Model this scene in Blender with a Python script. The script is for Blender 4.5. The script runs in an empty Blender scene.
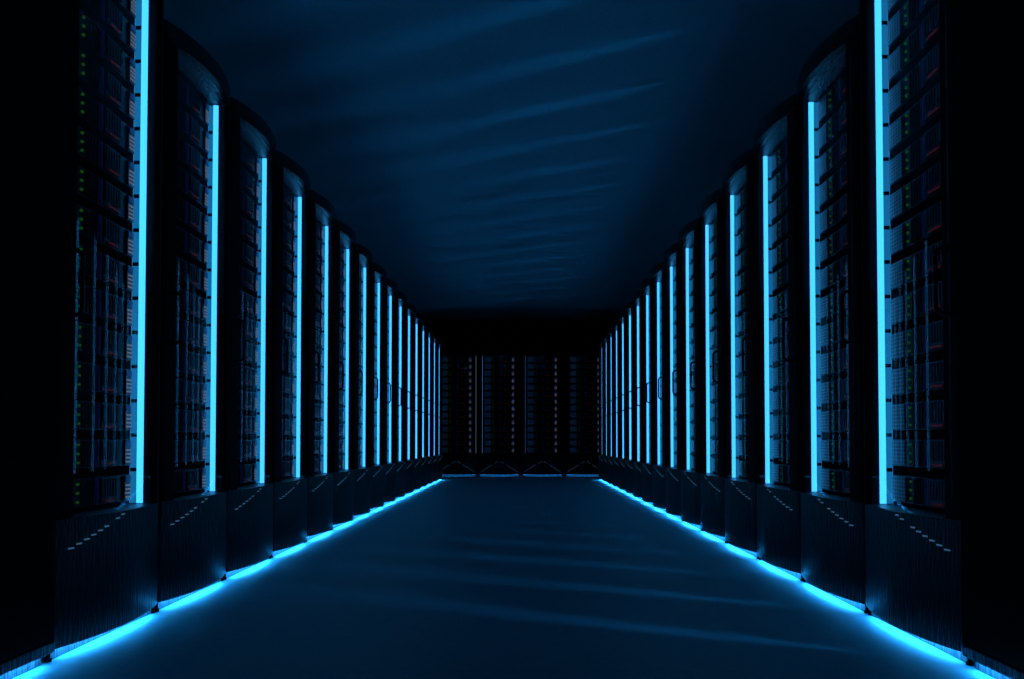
import bpy, bmesh, math, random
from mathutils import Vector, Matrix

random.seed(4)
SC = bpy.context.scene
COL = SC.collection

# ---------------------------------------------------------------- camera, world, exposure
cam_data = bpy.data.cameras.new('camera')
cam = bpy.data.objects.new('camera', cam_data)
COL.objects.link(cam)
cam_data.sensor_width = 36.0
cam_data.lens = 902.6 * 36.0 / 1024.0
cam_data.shift_x = -11.7 / 1024.0            # rising-front (view camera) lens shift
cam_data.shift_y = 77.0 / 1024.0
cam_data.clip_start = 0.05
cam_data.clip_end = 60
cam.location = (0.049, 0.0, 0.58)
cam.rotation_euler = (math.pi / 2 + 0.0268, 0, 0)
SC.camera = cam

world = bpy.data.worlds.new('world')
SC.world = world
world.use_nodes = True
world.node_tree.nodes['Background'].inputs[0].default_value = (0.0, 0.0, 0.0, 1)
world.node_tree.nodes['Background'].inputs[1].default_value = 0.0

SC.view_settings.view_transform = 'Standard'
SC.view_settings.look = 'None'
SC.view_settings.exposure = 0.0
SC.view_settings.gamma = 1.0
SC.view_settings.use_curve_mapping = False

# ---------------------------------------------------------------- light levels
STRIP_COL = (0.110, 1.05, 2.50)      # upright light strips
STRIP_POW = 1.0
RAIL_COL = (0.008, 0.16, 0.38)       # rail plate beside them; its glow stands in for strip light
KICK_COL = (0.022, 0.34, 0.95)       # light bars under the plinths
KICK_POW = 31.0
BACK_KICK = 4.0
ADDED_SLOT_COL = (0.7, 62.0, 180.0)        # unseen emitters added in right-row posts to throw bands on floor and ceiling

# ---------------------------------------------------------------- measures (metres)
PITCH = 0.70
HALF = 0.345            # half a rack's width
BOW = 0.060             # how far the front bows out
PLBOW = 0.78            # the plinth's share of it
EDGE_X = 1.189          # aisle centre to the corner of a rack front
Z_PL0, Z_PL1 = 0.030, 0.372
Z_CAP0, Z_CAP1 = 1.967, 2.036
OPEN = 0.280            # half the door opening
CELL0, CELL = 0.3705, 0.1140
ROW_L0 = 3.07           # far end of the first glazed rack, left row
ROW_R0 = 3.034
BACK_Y = 14.69
CEIL = 2.72
WALL_BACK = 15.85


# ---------------------------------------------------------------- materials
def mat(name):
    m = bpy.data.materials.new(name)
    m.use_nodes = True
    return m, m.node_tree, m.node_tree.nodes['Principled BSDF']


def plain(name, col, rough=0.5, metal=0.0, spec=0.5):
    m, nt, b = mat(name)
    b.inputs['Base Color'].default_value = (*col, 1)
    b.inputs['Roughness'].default_value = rough
    b.inputs['Metallic'].default_value = metal
    b.inputs['Specular IOR Level'].default_value = spec
    return m


def glow(name, col, strength, base=(0.02, 0.02, 0.02)):
    m, nt, b = mat(name)
    b.inputs['Base Color'].default_value = (*base, 1)
    b.inputs['Roughness'].default_value = 0.5
    b.inputs['Emission Color'].default_value = (*col, 1)
    b.inputs['Emission Strength'].default_value = strength
    return m


def grained(name, col, rough, scale, strength, dist, spec=0.5, colvar=0.0):
    """dark moulded plastic with an uneven grain that breaks up its reflections"""
    m, nt, b = mat(name)
    b.inputs['Base Color'].default_value = (*col, 1)
    b.inputs['Roughness'].default_value = rough
    b.inputs['Specular IOR Level'].default_value = spec
    tc = nt.nodes.new('ShaderNodeTexCoord')
    mp = nt.nodes.new('ShaderNodeMapping')
    mp.inputs['Scale'].default_value = scale
    nz = nt.nodes.new('ShaderNodeTexNoise')
    nz.inputs['Scale'].default_value = 1.0
    nz.inputs['Detail'].default_value = 2.0
    bp = nt.nodes.new('ShaderNodeBump')
    bp.inputs['Strength'].default_value = strength
    bp.inputs['Distance'].default_value = dist
    nt.links.new(tc.outputs['Object'], mp.inputs['Vector'])
    nt.links.new(mp.outputs['Vector'], nz.inputs['Vector'])
    nt.links.new(nz.outputs['Fac'], bp.inputs['Height'])
    nt.links.new(bp.outputs['Normal'], b.inputs['Normal'])
    if colvar:
        rp = nt.nodes.new('ShaderNodeValToRGB')
        rp.color_ramp.elements[0].position = 0.35
        rp.color_ramp.elements[1].position = 0.65
        rp.color_ramp.elements[0].color = (*[c * (1 - colvar) for c in col], 1)
        rp.color_ramp.elements[1].color = (*[c * (1 + colvar) for c in col], 1)
        nt.links.new(nz.outputs['Fac'], rp.inputs['Fac'])
        nt.links.new(rp.outputs['Color'], b.inputs['Base Color'])
    return m


M = {}
M['plinth'] = grained('grained_black_plastic', (0.010, 0.013, 0.018), 0.36, (95, 95, 16), 1.0, 0.008, 0.5, 0.5)
M['cap'] = grained('pebbled_black_plastic', (0.003, 0.004, 0.005), 0.25, (85, 85, 85), 1.0, 0.006, 0.2)
M['frame'] = plain('black_door_frame', (0.003, 0.003, 0.004), 0.5, 0, 0.12)
M['cabinet'] = plain('black_sheet_steel', (0.004, 0.004, 0.005), 0.6, 0, 0.2)
M['door_black'] = plain('matt_black_door', (0.0025, 0.0025, 0.003), 0.85, 0, 0.1)
M['kick'] = grained('grained_kick_plate', (0.10, 0.12, 0.13), 0.5, (160, 160, 12), 0.8, 0.004, 0.4, 0.6)
M['rubber'] = plain('black_rubber', (0.003, 0.003, 0.003), 0.9, 0, 0.1)
M['slot'] = glow('vent_slot_painted_glow', (0.035, 0.13, 0.25), 0.6, (0.3, 0.3, 0.3))  # emission stands in for light caught by the slots
M['strip'] = glow('cyan_light_strip', STRIP_COL, STRIP_POW)
M['dimstrip'] = glow('dim_cyan_light_strip', STRIP_COL, 0.3)
M['rail'] = glow('rail_plate_painted_glow', RAIL_COL, 1.0)
M['tick'] = plain('black_clip', (0.002, 0.002, 0.003), 0.7, 0, 0.1)
M['kicklight'] = glow('cyan_floor_light', KICK_COL, KICK_POW)
M['backkick'] = glow('dim_floor_light', KICK_COL, BACK_KICK)
M['addedslot'] = glow('added_slot_light', ADDED_SLOT_COL, 1.0)
M['edge'] = glow('pale_edge_glow', (0.05, 0.10, 0.14), 1.0)
M['handle'] = plain('black_handle', (0.006, 0.006, 0.007), 0.35, 0, 0.5)
M['server'] = plain('dark_server_face', (0.012, 0.018, 0.035), 0.45, 0, 0.4)
M['metal'] = plain('rail_metal', (0.35, 0.37, 0.40), 0.35, 0.8)
M['green'] = glow('green_led', (0.05, 0.55, 0.03), 0.09)
M['red'] = glow('red_display', (0.55, 0.02, 0.01), 0.05)
M['blue'] = glow('blue_light_bar', (0.02, 0.06, 0.40), 0.03)
M['bluepanel'] = glow('blue_port_block', (0.01, 0.06, 0.45), 0.10, (0.01, 0.03, 0.10))
M['white'] = glow('white_port_lights', (0.50, 0.52, 0.68), 0.26)
M['teal'] = plain('dark_teal_module', (0.01, 0.035, 0.05), 0.35, 0, 0.5)


def grille_material():
    m, nt, b = mat('wire_grille')
    tc = nt.nodes.new('ShaderNodeTexCoord')
    sep = nt.nodes.new('ShaderNodeSeparateXYZ')
    nt.links.new(tc.outputs['Object'], sep.inputs[0])

    def lines(out, period, width):
        d = nt.nodes.new('ShaderNodeMath'); d.operation = 'DIVIDE'
        d.inputs[1].default_value = period
        f = nt.nodes.new('ShaderNodeMath'); f.operation = 'FRACT'
        c = nt.nodes.new('ShaderNodeMath'); c.operation = 'LESS_THAN'
        c.inputs[1].default_value = width
        nt.links.new(out, d.inputs[0]); nt.links.new(d.outputs[0], f.inputs[0])
        nt.links.new(f.outputs[0], c.inputs[0])
        return c.outputs[0]
    mx = nt.nodes.new('ShaderNodeMath'); mx.operation = 'MAXIMUM'
    nt.links.new(lines(sep.outputs['X'], 0.019, 0.2), mx.inputs[0])
    nt.links.new(lines(sep.outputs['Z'], 0.012, 0.2), mx.inputs[1])
    mix = nt.nodes.new('ShaderNodeMix'); mix.data_type = 'RGBA'
    mix.inputs['A'].default_value = (0.02, 0.035, 0.06, 1)
    mix.inputs['B'].default_value = (0.30, 0.33, 0.38, 1)
    nt.links.new(mx.outputs[0], mix.inputs['Factor'])
    nt.links.new(mix.outputs['Result'], b.inputs['Base Color'])
    b.inputs['Roughness'].default_value = 0.4
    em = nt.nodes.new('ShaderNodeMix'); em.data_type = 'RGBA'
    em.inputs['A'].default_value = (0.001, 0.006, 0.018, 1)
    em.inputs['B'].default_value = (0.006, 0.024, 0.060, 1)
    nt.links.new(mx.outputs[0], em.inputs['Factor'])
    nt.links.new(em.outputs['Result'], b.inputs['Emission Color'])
    b.inputs['Emission Strength'].default_value = 0.3  # self-glow paints in the strip light falling on the grille
    return m


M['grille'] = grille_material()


def glass_material():
    m = bpy.data.materials.new('door_glass')
    m.use_nodes = True
    nt = m.node_tree
    nt.nodes.clear()
    out = nt.nodes.new('ShaderNodeOutputMaterial')
    mix = nt.nodes.new('ShaderNodeMixShader')
    lw = nt.nodes.new('ShaderNodeLayerWeight'); lw.inputs['Blend'].default_value = 0.5
    pw = nt.nodes.new('ShaderNodeMath'); pw.operation = 'POWER'; pw.inputs[1].default_value = 5.0
    fr = nt.nodes.new('ShaderNodeMath'); fr.operation = 'MULTIPLY_ADD'
    fr.inputs[1].default_value = 0.40; fr.inputs[2].default_value = 0.04
    nt.links.new(lw.outputs['Facing'], pw.inputs[0])
    nt.links.new(pw.outputs[0], fr.inputs[0])
    tr = nt.nodes.new('ShaderNodeBsdfTransparent'); tr.inputs[0].default_value = (0.95, 0.97, 1.0, 1)
    gl = nt.nodes.new('ShaderNodeBsdfGlossy'); gl.inputs['Roughness'].default_value = 0.01
    nt.links.new(fr.outputs[0], mix.inputs[0])
    nt.links.new(tr.outputs[0], mix.inputs[1])
    nt.links.new(gl.outputs[0], mix.inputs[2])
    nt.links.new(mix.outputs[0], out.inputs[0])
    return m


M['glass'] = glass_material()


def room_material(name, col, rough, scale, var, bump):
    m, nt, b = mat(name)
    tc = nt.nodes.new('ShaderNodeTexCoord')
    nz = nt.nodes.new('ShaderNodeTexNoise')
    nz.inputs['Scale'].default_value = scale
    nz.inputs['Detail'].default_value = 6
    rp = nt.nodes.new('ShaderNodeValToRGB')
    rp.color_ramp.elements[0].position = 0.3
    rp.color_ramp.elements[1].position = 0.7
    rp.color_ramp.elements[0].color = (*[c * (1 - var) for c in col], 1)
    rp.color_ramp.elements[1].color = (*[c * (1 + var) for c in col], 1)
    bp = nt.nodes.new('ShaderNodeBump')
    bp.inputs['Strength'].default_value = bump
    bp.inputs['Distance'].default_value = 0.002
    nt.links.new(tc.outputs['Object'], nz.inputs['Vector'])
    nt.links.new(nz.outputs['Fac'], rp.inputs['Fac'])
    nt.links.new(rp.outputs['Color'], b.inputs['Base Color'])
    nt.links.new(nz.outputs['Fac'], bp.inputs['Height'])
    nt.links.new(bp.outputs['Normal'], b.inputs['Normal'])
    b.inputs['Roughness'].default_value = rough
    b.inputs['Specular IOR Level'].default_value = 0.3
    return m


M['floor'] = room_material('blue_grey_floor', (0.25, 0.46, 0.52), 0.55, 30, 0.08, 0.1)
M['ceiling'] = room_material('painted_ceiling', (0.50, 0.80, 0.84), 0.6, 40, 0.05, 0.15)
M['wall'] = room_material('dark_wall', (0.03, 0.035, 0.045), 0.8, 12, 0.1, 0.1)


# ---------------------------------------------------------------- mesh helpers
def finish(bm, name, mats, parent=None, bevel=0.0, seg=2):
    bmesh.ops.recalc_face_normals(bm, faces=bm.faces)
    if bevel:
        es = [e for e in bm.edges if len(e.link_faces) == 2 and e.calc_face_angle(0) > 1.0]
        bmesh.ops.bevel(bm, geom=es, offset=bevel, segments=seg, profile=0.5, affect='EDGES', clamp_overlap=True)
    me = bpy.data.meshes.new(name)
    bm.to_mesh(me)
    bm.free()
    for m in (mats if isinstance(mats, (list, tuple)) else [mats]):
        me.materials.append(m)
    o = bpy.data.objects.new(name, me)
    COL.objects.link(o)
    if parent:
        o.parent = parent
    return o


def box(bm, x0, x1, y0, y1, z0, z1, mi=0):
    vs = [bm.verts.new((x, y, z)) for z in (z0, z1) for x, y in ((x0, y0), (x1, y0), (x1, y1), (x0, y1))]
    fs = [(3, 2, 1, 0), (4, 5, 6, 7), (0, 1, 5, 4), (1, 2, 6, 5), (2, 3, 7, 6), (3, 0, 4, 7)]
    out = []
    for f in fs:
        fc = bm.faces.new([vs[i] for i in f])
        fc.material_index = mi
        out.append(fc)
    return out


def prism(bm, pts, z0, z1, mi=0):
    lo = [bm.verts.new((x, y, z0)) for x, y in pts]
    hi = [bm.verts.new((x, y, z1)) for x, y in pts]
    n = len(pts)
    fs = [bm.faces.new(list(reversed(lo))), bm.faces.new(hi)]
    for i in range(n):
        j = (i + 1) % n
        fs.append(bm.faces.new((lo[i], lo[j], hi[j], hi[i])))
    for f in fs:
        f.material_index = mi
    return fs


def cyl(bm, cx, cy, z0, z1, r, n=14, mi=0):
    prism(bm, [(cx + r * math.cos(2 * math.pi * i / n), cy + r * math.sin(2 * math.pi * i / n)) for i in range(n)], z0, z1, mi)


def tube(bm, path, r, n=10):
    rings = []
    for i, p in enumerate(path):
        a = path[max(i - 1, 0)]
        b = path[min(i + 1, len(path) - 1)]
        t = (Vector(b) - Vector(a)).normalized()
        s = t.cross(Vector((1, 0, 0)))
        s = s.normalized() if s.length > 1e-4 else Vector((0, 1, 0))
        u = s.cross(t).normalized()
        rings.append([bm.verts.new(Vector(p) + r * (math.cos(2 * math.pi * k / n) * s + math.sin(2 * math.pi * k / n) * u)) for k in range(n)])
    for a, b in zip(rings, rings[1:]):
        for k in range(n):
            bm.faces.new((a[k], a[(k + 1) % n], b[(k + 1) % n], b[k]))
    bm.faces.new(list(reversed(rings[0])))
    bm.faces.new(rings[-1])


def bow(u):
    """y of the bowed front at u (negative = into the aisle), with a rounded corner"""
    y = -BOW * (1 - (u / 0.35) ** 2)
    k = abs(u) - (HALF - 0.012)
    if k > 0:
        y += 0.012 - math.sqrt(max(0.012 ** 2 - k ** 2, 0))
    return y


def pbow(u):
    """the plinth bows out a little less than the door"""
    return bow(u) * PLBOW if bow(u) < 0 else bow(u)


GU = [-OPEN + 2 * OPEN * i / 24 for i in range(25)]


SLX, SLY = 0.024, 0.044      # run of the added light slot into the post


def garc(u):
    return -0.034 + 0.022 * (u / OPEN) ** 2


def smooth(o, ang=0.6):
    for p in o.data.polygons:
        p.use_smooth = True
    o.data.set_sharp_from_angle(angle=ang)
    return o


def arc(u0, u1, n, off=0.0):
    return [(u0 + (u1 - u0) * i / n, bow(u0 + (u1 - u0) * i / n) + off) for i in range(n + 1)]


US = [-HALF, -0.343, -0.340, -0.336, -0.333] + [-0.30 + 0.60 * i / 20 for i in range(21)] + [0.333, 0.336, 0.340, 0.343, HALF]


# ---------------------------------------------------------------- things
def thing(name, label, cat, loc, rz, group=None):
    o = bpy.data.objects.new(name, None)
    COL.objects.link(o)
    o.location = loc
    o.rotation_euler = (0, 0, rz)
    o['label'] = label
    o['category'] = cat
    if group:
        o['group'] = group
    return o


def copy_tree(o, parent=None):
    c = o.copy()
    COL.objects.link(c)
    if parent:
        c.parent = parent
    for ch in list(o.children):
        copy_tree(ch, c)
    return c


def structure(name, bm, m):
    o = finish(bm, name, m)
    o['kind'] = 'structure'
    return o


# ---------------------------------------------------------------- room
bm = bmesh.new(); box(bm, -2.9, 2.9, -1.6, WALL_BACK + 0.1, -0.1, 0.0); structure('floor', bm, M['floor'])
bm = bmesh.new(); box(bm, -2.9, 2.9, -1.6, WALL_BACK + 0.1, CEIL, CEIL + 0.1); structure('ceiling', bm, M['ceiling'])
bm = bmesh.new(); box(bm, -2.9, -2.8, -1.6, WALL_BACK + 0.1, 0.0, CEIL); structure('wall_left', bm, M['wall'])
bm = bmesh.new(); box(bm, 2.8, 2.9, -1.6, WALL_BACK + 0.1, 0.0, CEIL); structure('wall_right', bm, M['wall'])
bm = bmesh.new(); box(bm, -2.8, 2.8, WALL_BACK, WALL_BACK + 0.1, 0.0, CEIL); structure('wall_back', bm, M['wall'])
bm = bmesh.new(); box(bm, -2.8, 2.8, -1.6, -1.5, 0.0, CEIL); structure('wall_front', bm, M['wall'])


# ---------------------------------------------------------------- server unit
Y_FACE = 0.051


def build_unit(parent, detail=True):
    """one blade server; its origin is the middle of its face"""
    bm = bmesh.new()
    box(bm, -0.241, 0.241, 0.004, 0.60, -0.042, 0.042)
    # narrow upright ribs of the face
    for i in range(9):
        x = -0.10 + i * 0.0185
        if abs(x + 0.105) > 0.012 and abs(x - 0.015) > 0.02:
            box(bm, x, x + 0.003, 0.0005, 0.006, -0.038, 0.038)
    s = finish(bm, 'server', M['server'], parent)
    if not detail:
        return s
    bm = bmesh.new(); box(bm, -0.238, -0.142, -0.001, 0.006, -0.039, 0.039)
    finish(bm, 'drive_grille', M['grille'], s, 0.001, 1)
    for dz in (-0.026, 0.0, 0.026):
        bm = bmesh.new()
        box(bm, -0.1090, -0.1010, -0.003, 0.005, dz - 0.0035, dz + 0.0035)
        finish(bm, 'indicator_light', M['green'], s, 0.001, 1)
    bm = bmesh.new(); box(bm, 0.012, 0.019, -0.002, 0.006, -0.040, 0.040)
    box(bm, -0.004, -0.002, -0.001, 0.006, -0.040, 0.040)
    finish(bm, 'light_bar', M['blue'], s)
    bm = bmesh.new()
    box(bm, 0.030, 0.140, -0.003, 0.006, -0.037, 0.040)
    for i in range(6):
        box(bm, 0.036 + i * 0.018, 0.044 + i * 0.018, -0.006, -0.002, -0.020, 0.035)
    mod = finish(bm, 'drive_module', M['teal'], s)
    bm = bmesh.new(); box(bm, 0.055, 0.120, -0.0055, -0.002, -0.0350, -0.0290)
    finish(bm, 'display', M['red'], s)
    bm = bmesh.new()
    box(bm, 0.198, 0.241, -0.001, 0.006, -0.040, 0.040, 0)
    box(bm, 0.203, 0.239, -0.003, 0.000, 0.020, 0.038, 1)
    for r in range(4):
        for c in range(3):
            x = 0.204 + c * 0.0125
            z = 0.008 - r * 0.0125
            box(bm, x, x + 0.007, -0.003, 0.000, z - 0.0025, z + 0.0025, 2)
    finish(bm, 'port_panel', [M['server'], M['bluepanel'], M['white']], s)
    return s


# ---------------------------------------------------------------- server rack
def build_rack(name, hand, detail=True, cross=False, n_unit=14):
    """front faces -y; hand = +1 puts the light strip on the viewer's right, -1 on the left"""
    t = thing(name, '', 'server rack', (0, 0, 0), 0)
    cap0 = Z_CAP0 + CELL * (n_unit - 14)
    cap1 = Z_CAP1 + CELL * (n_unit - 14)
    # cabinet: sides, back and the equipment bay's floor
    bm = bmesh.new()
    box(bm, -HALF, -HALF + 0.012, 0.080, 0.95, Z_PL1, cap0)
    box(bm, HALF - 0.012, HALF, 0.080, 0.95, Z_PL1, cap0)
    box(bm, -HALF + 0.012, HALF - 0.012, 0.93, 0.95, Z_PL1, cap0)
    finish(bm, 'cabinet', M['cabinet'], t)
    # bowed plinth with its arch of small slots
    bm = bmesh.new()
    prism(bm, [(u, pbow(u)) for u in US] + [(HALF, 0.95), (-HALF, 0.95)], Z_PL0, Z_PL1)
    bmesh.ops.recalc_face_normals(bm, faces=bm.faces)
    bmesh.ops.bevel(bm, geom=[e for e in bm.edges if e.calc_face_angle(0) > 1.0], offset=0.004, segments=2, profile=0.5,
                    affect='EDGES', clamp_overlap=True)
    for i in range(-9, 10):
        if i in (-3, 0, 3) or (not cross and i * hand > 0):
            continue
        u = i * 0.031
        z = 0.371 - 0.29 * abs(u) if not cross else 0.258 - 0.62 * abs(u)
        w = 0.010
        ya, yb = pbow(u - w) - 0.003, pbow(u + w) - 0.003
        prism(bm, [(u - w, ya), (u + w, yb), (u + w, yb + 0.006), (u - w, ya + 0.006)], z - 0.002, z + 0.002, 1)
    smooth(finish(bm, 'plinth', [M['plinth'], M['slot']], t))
    # recessed kick plate and the light under the plinth
    bm = bmesh.new(); box(bm, -0.325, 0.325, 0.011, 0.030, 0.001, Z_PL0)
    finish(bm, 'kick_plate', M['kick'], t)
    bm = bmesh.new()
    us = [-0.312 + 0.624 * i / 16 for i in range(17)]
    prism(bm, [(u, 0.45 * pbow(u) + 0.002) for u in us] + [(0.312, 0.0095), (-0.312, 0.0095)], Z_PL0 - 0.0008, Z_PL0 - 0.0001)
    finish(bm, 'floor_light', M['backkick'] if cross else M['kicklight'], t)
    for s in (-1, 1):
        for yy in (0.0, 0.90):
            bm = bmesh.new()
            cyl(bm, s * 0.332, yy + 0.012, 0.0, 0.008, 0.009)
            cyl(bm, s * 0.332, yy + 0.012, 0.008, Z_PL0, 0.005)
            finish(bm, 'foot', M['rubber'], t)
    # bowed top cap
    bm = bmesh.new()
    prism(bm, [(u, bow(u)) for u in US] + [(HALF, 0.95), (-HALF, 0.95)], cap0, cap1)
    smooth(finish(bm, 'top_cap', M['cap'], t, 0.004, 2))
    # door: the two bowed posts, glass between them and a pull handle
    bm = bmesh.new()
    for s in (-1, 1):
        us = [OPEN, 0.295, 0.31, 0.325, 0.333, 0.336, 0.340, 0.343, HALF]
        pts = [(s * u, bow(s * u)) for u in us] + [(s * HALF, 0.080), (s * OPEN, 0.080)]
        if not cross and hand < 0 and s > 0:
            # added slot on the handle's side, shaping a thin sheet of light
            pts = [(OPEN, bow(OPEN)), (0.290, bow(0.290)), (0.299, bow(0.299)), (0.299 + SLX, bow(0.299) + SLY),
                   (0.3055 + SLX, bow(0.3055) + SLY - 0.003), (0.3055, bow(0.3055))] + \
                  [(u, bow(u)) for u in us[3:]] + [(HALF, 0.080), (OPEN, 0.080)]
        if s < 0:
            pts.reverse()
        prism(bm, pts, Z_PL1 + 0.0005, cap0 - 0.0005)
    door = smooth(finish(bm, 'door', M['frame'], t))
    if not cross and hand < 0:
        bm = bmesh.new()
        ex, ey = 0.3022 + SLX, bow(0.3022) + SLY - 0.003
        prism(bm, [(ex - 0.0027, ey - 0.0005), (ex + 0.0027, ey - 0.0035), (ex + 0.0027, ey - 0.0025), (ex - 0.0027, ey + 0.0005)], Z_PL1 + 0.02, cap0 - 0.02)
        finish(bm, 'added_slot_light', M['addedslot'], door)
    bm = bmesh.new()
    prism(bm, [(u, garc(u)) for u in GU] + [(u, garc(u) + 0.004) for u in reversed(GU)], Z_PL1 + 0.002, cap0 - 0.002)
    g = finish(bm, 'glass_pane', M['glass'], door)
    smooth(g)
    hu = -hand * 0.305
    y0 = bow(hu)
    bm = bmesh.new()
    tube(bm, [(hu, y0 + 0.01, 0.915), (hu, y0 - 0.022, 0.917), (hu, y0 - 0.032, 0.922), (hu, y0 - 0.038, 0.933),
              (hu, y0 - 0.038, 1.076), (hu, y0 - 0.032, 1.087), (hu, y0 - 0.022, 1.092), (hu, y0 + 0.01, 1.094)], 0.006)
    h = finish(bm, 'handle', M['handle'], door)
    smooth(h, 1.2)
    # light strip on the jamb, with the rail plate beside it, strip light painted on as glow
    a, b = hand * OPEN, hand * (OPEN - (0.0012 if cross else 0.007))
    x0, x1 = min(a, b), max(a, b)
    bm = bmesh.new(); box(bm, x0, x1, 0.025, 0.044, Z_PL1 + 0.002, cap0 - 0.002)
    ls = finish(bm, 'light_strip', M['dimstrip'] if cross else M['strip'], t)
    b = hand * (OPEN - (0.0008 if cross else 0.003))
    x0, x1 = min(a, b), max(a, b)
    bm = bmesh.new()
    box(bm, x0, x1, 0.0445, 0.074, Z_PL1 + 0.002, cap0 - 0.002, 0)
    c = hand * (OPEN - 0.006)
    for k in range(1, n_unit):
        z = CELL0 + CELL * k
        box(bm, min(a, c), max(a, c), 0.0455, 0.074, z - 0.006, z + 0.006, 1)
    finish(bm, 'rail_plate', [M['rail'], M['tick']], ls)
    for s in (-1, 1):
        bm = bmesh.new()
        box(bm, s * 0.2450 - 0.0015, s * 0.2450 + 0.0015, 0.054, 0.080, Z_PL1 + 0.001, cap0 - 0.001)
        finish(bm, 'mounting_rail', M['metal'], t)
    first = None
    for k in range(n_unit):
        if first is None:
            first = build_unit(t, detail)
            u = first
        else:
            u = copy_tree(first, t)
        u.location = (0, Y_FACE, CELL0 + CELL * (k + 0.5))
    return t


ORD = ['first', 'second', 'third', 'fourth', 'fifth', 'sixth', 'seventh', 'eighth', 'ninth', 'tenth',
       'eleventh', 'twelfth', 'thirteenth', 'fourteenth', 'fifteenth', 'sixteenth']


def row(side):
    left = side < 0
    word = 'left' if left else 'right'
    tall = build_rack('server_rack', 1 if left else -1, True, False, 15)      # the nearest one is a unit taller
    full = build_rack('server_rack', 1 if left else -1, True)
    far = build_rack('server_rack', 1 if left else -1, False)
    for k in range(16):
        src = tall if k == 0 else (full if k < 7 else far)
        t = src if k in (0, 1, 7) else copy_tree(src)
        y = (ROW_L0 if left else ROW_R0) - PITCH / 2 + PITCH * k
        t.location = (-EDGE_X if left else EDGE_X + 0.002, y, 0)
        t.rotation_euler = (0, 0, math.pi / 2 if left else -math.pi / 2)
        if k == 0:
            lab = 'black server rack with the tallest cyan light strip, nearest the camera in the %s row' % word
        elif k == 15:
            lab = 'black server rack with cyan light strip at the far end of the %s row' % word
        else:
            lab = '%s glass-fronted server rack from the camera along the %s row' % (ORD[k], word)
        t['label'] = lab
        t['group'] = 'server racks in the %s row' % word


row(-1)
row(1)

# ---------------------------------------------------------------- back row, seen face on
back = build_rack('server_rack', -1, True, cross=True)
spots = [(-1.05, 'leftmost dim server rack in the row across the far end of the aisle'),
         (-0.35, 'dim rack facing the camera, left of the middle in the far cross row'),
         (0.35, 'dim rack facing the camera, right of the middle in the far cross row'),
         (1.05, 'rightmost dim server rack in the row across the far end of the aisle')]
backs = [back] + [copy_tree(back) for _ in spots[1:]]
for i, (x, lab) in enumerate(spots):
    t = backs[i]
    t.location = (x + 0.004, BACK_Y, 0)
    t['label'] = lab
    t['group'] = 'dim server racks across the far end'
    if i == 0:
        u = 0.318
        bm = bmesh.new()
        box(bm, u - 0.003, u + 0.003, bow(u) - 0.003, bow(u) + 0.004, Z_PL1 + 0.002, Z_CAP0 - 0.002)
        e = finish(bm, 'edge_line', M['edge'], t)  # glowing bar that draws a pale line down the post
        e['label'] = 'thin pale line'


# ---------------------------------------------------------------- closed end cabinets beside the camera
def end_cabinet(side):
    word = 'left' if side < 0 else 'right'
    y1 = (ROW_L0 if side < 0 else ROW_R0) - PITCH - 0.004
    t = thing('end_cabinet', 'closed black cabinet filling the %s edge of the picture' % word, 'cabinet',
              (side * EDGE_X, y1 - 0.40, 0), math.pi / 2 if side < 0 else -math.pi / 2, 'closed cabinets beside the camera')
    w = 0.40
    bm = bmesh.new(); box(bm, -w, w, -0.012, 0.95, 0.06, Z_CAP1)
    finish(bm, 'cabinet', M['cabinet'], t, 0.004, 2)
    bm = bmesh.new()
    box(bm, -w + 0.006, w - 0.006, -0.019, -0.0115, 0.065, Z_CAP1 - 0.01)
    d = finish(bm, 'door', M['door_black'], t, 0.003, 2)
    hu = side * 0.36
    bm = bmesh.new()
    tube(bm, [(hu, -0.015, 0.895), (hu, -0.05, 0.90), (hu, -0.06, 0.914), (hu, -0.06, 1.056), (hu, -0.05, 1.07), (hu, -0.015, 1.075)], 0.006)
    finish(bm, 'handle', M['handle'], d)
    bm = bmesh.new(); box(bm, -w, w, -0.019, 0.95, Z_PL0, 0.06)
    finish(bm, 'plinth', M['plinth'], t, 0.004, 2)
    bm = bmesh.new(); box(bm, -w + 0.02, w - 0.02, 0.008, 0.030, 0.001, Z_PL0)
    finish(bm, 'kick_plate', M['kick'], t)
    bm = bmesh.new(); box(bm, -w + 0.03, w - 0.03, -0.012, 0.007, Z_PL0 - 0.0008, Z_PL0 - 0.0001)
    finish(bm, 'floor_light', M['kicklight'], t)
    for s in (-1, 1):
        for yy in (0.06, 0.90):
            bm = bmesh.new()
            cyl(bm, s * (w - 0.015), yy, 0.0, 0.008, 0.009)
            cyl(bm, s * (w - 0.015), yy, 0.008, Z_PL0, 0.005)
            finish(bm, 'foot', M['rubber'], t)


end_cabinet(-1)
end_cabinet(1)
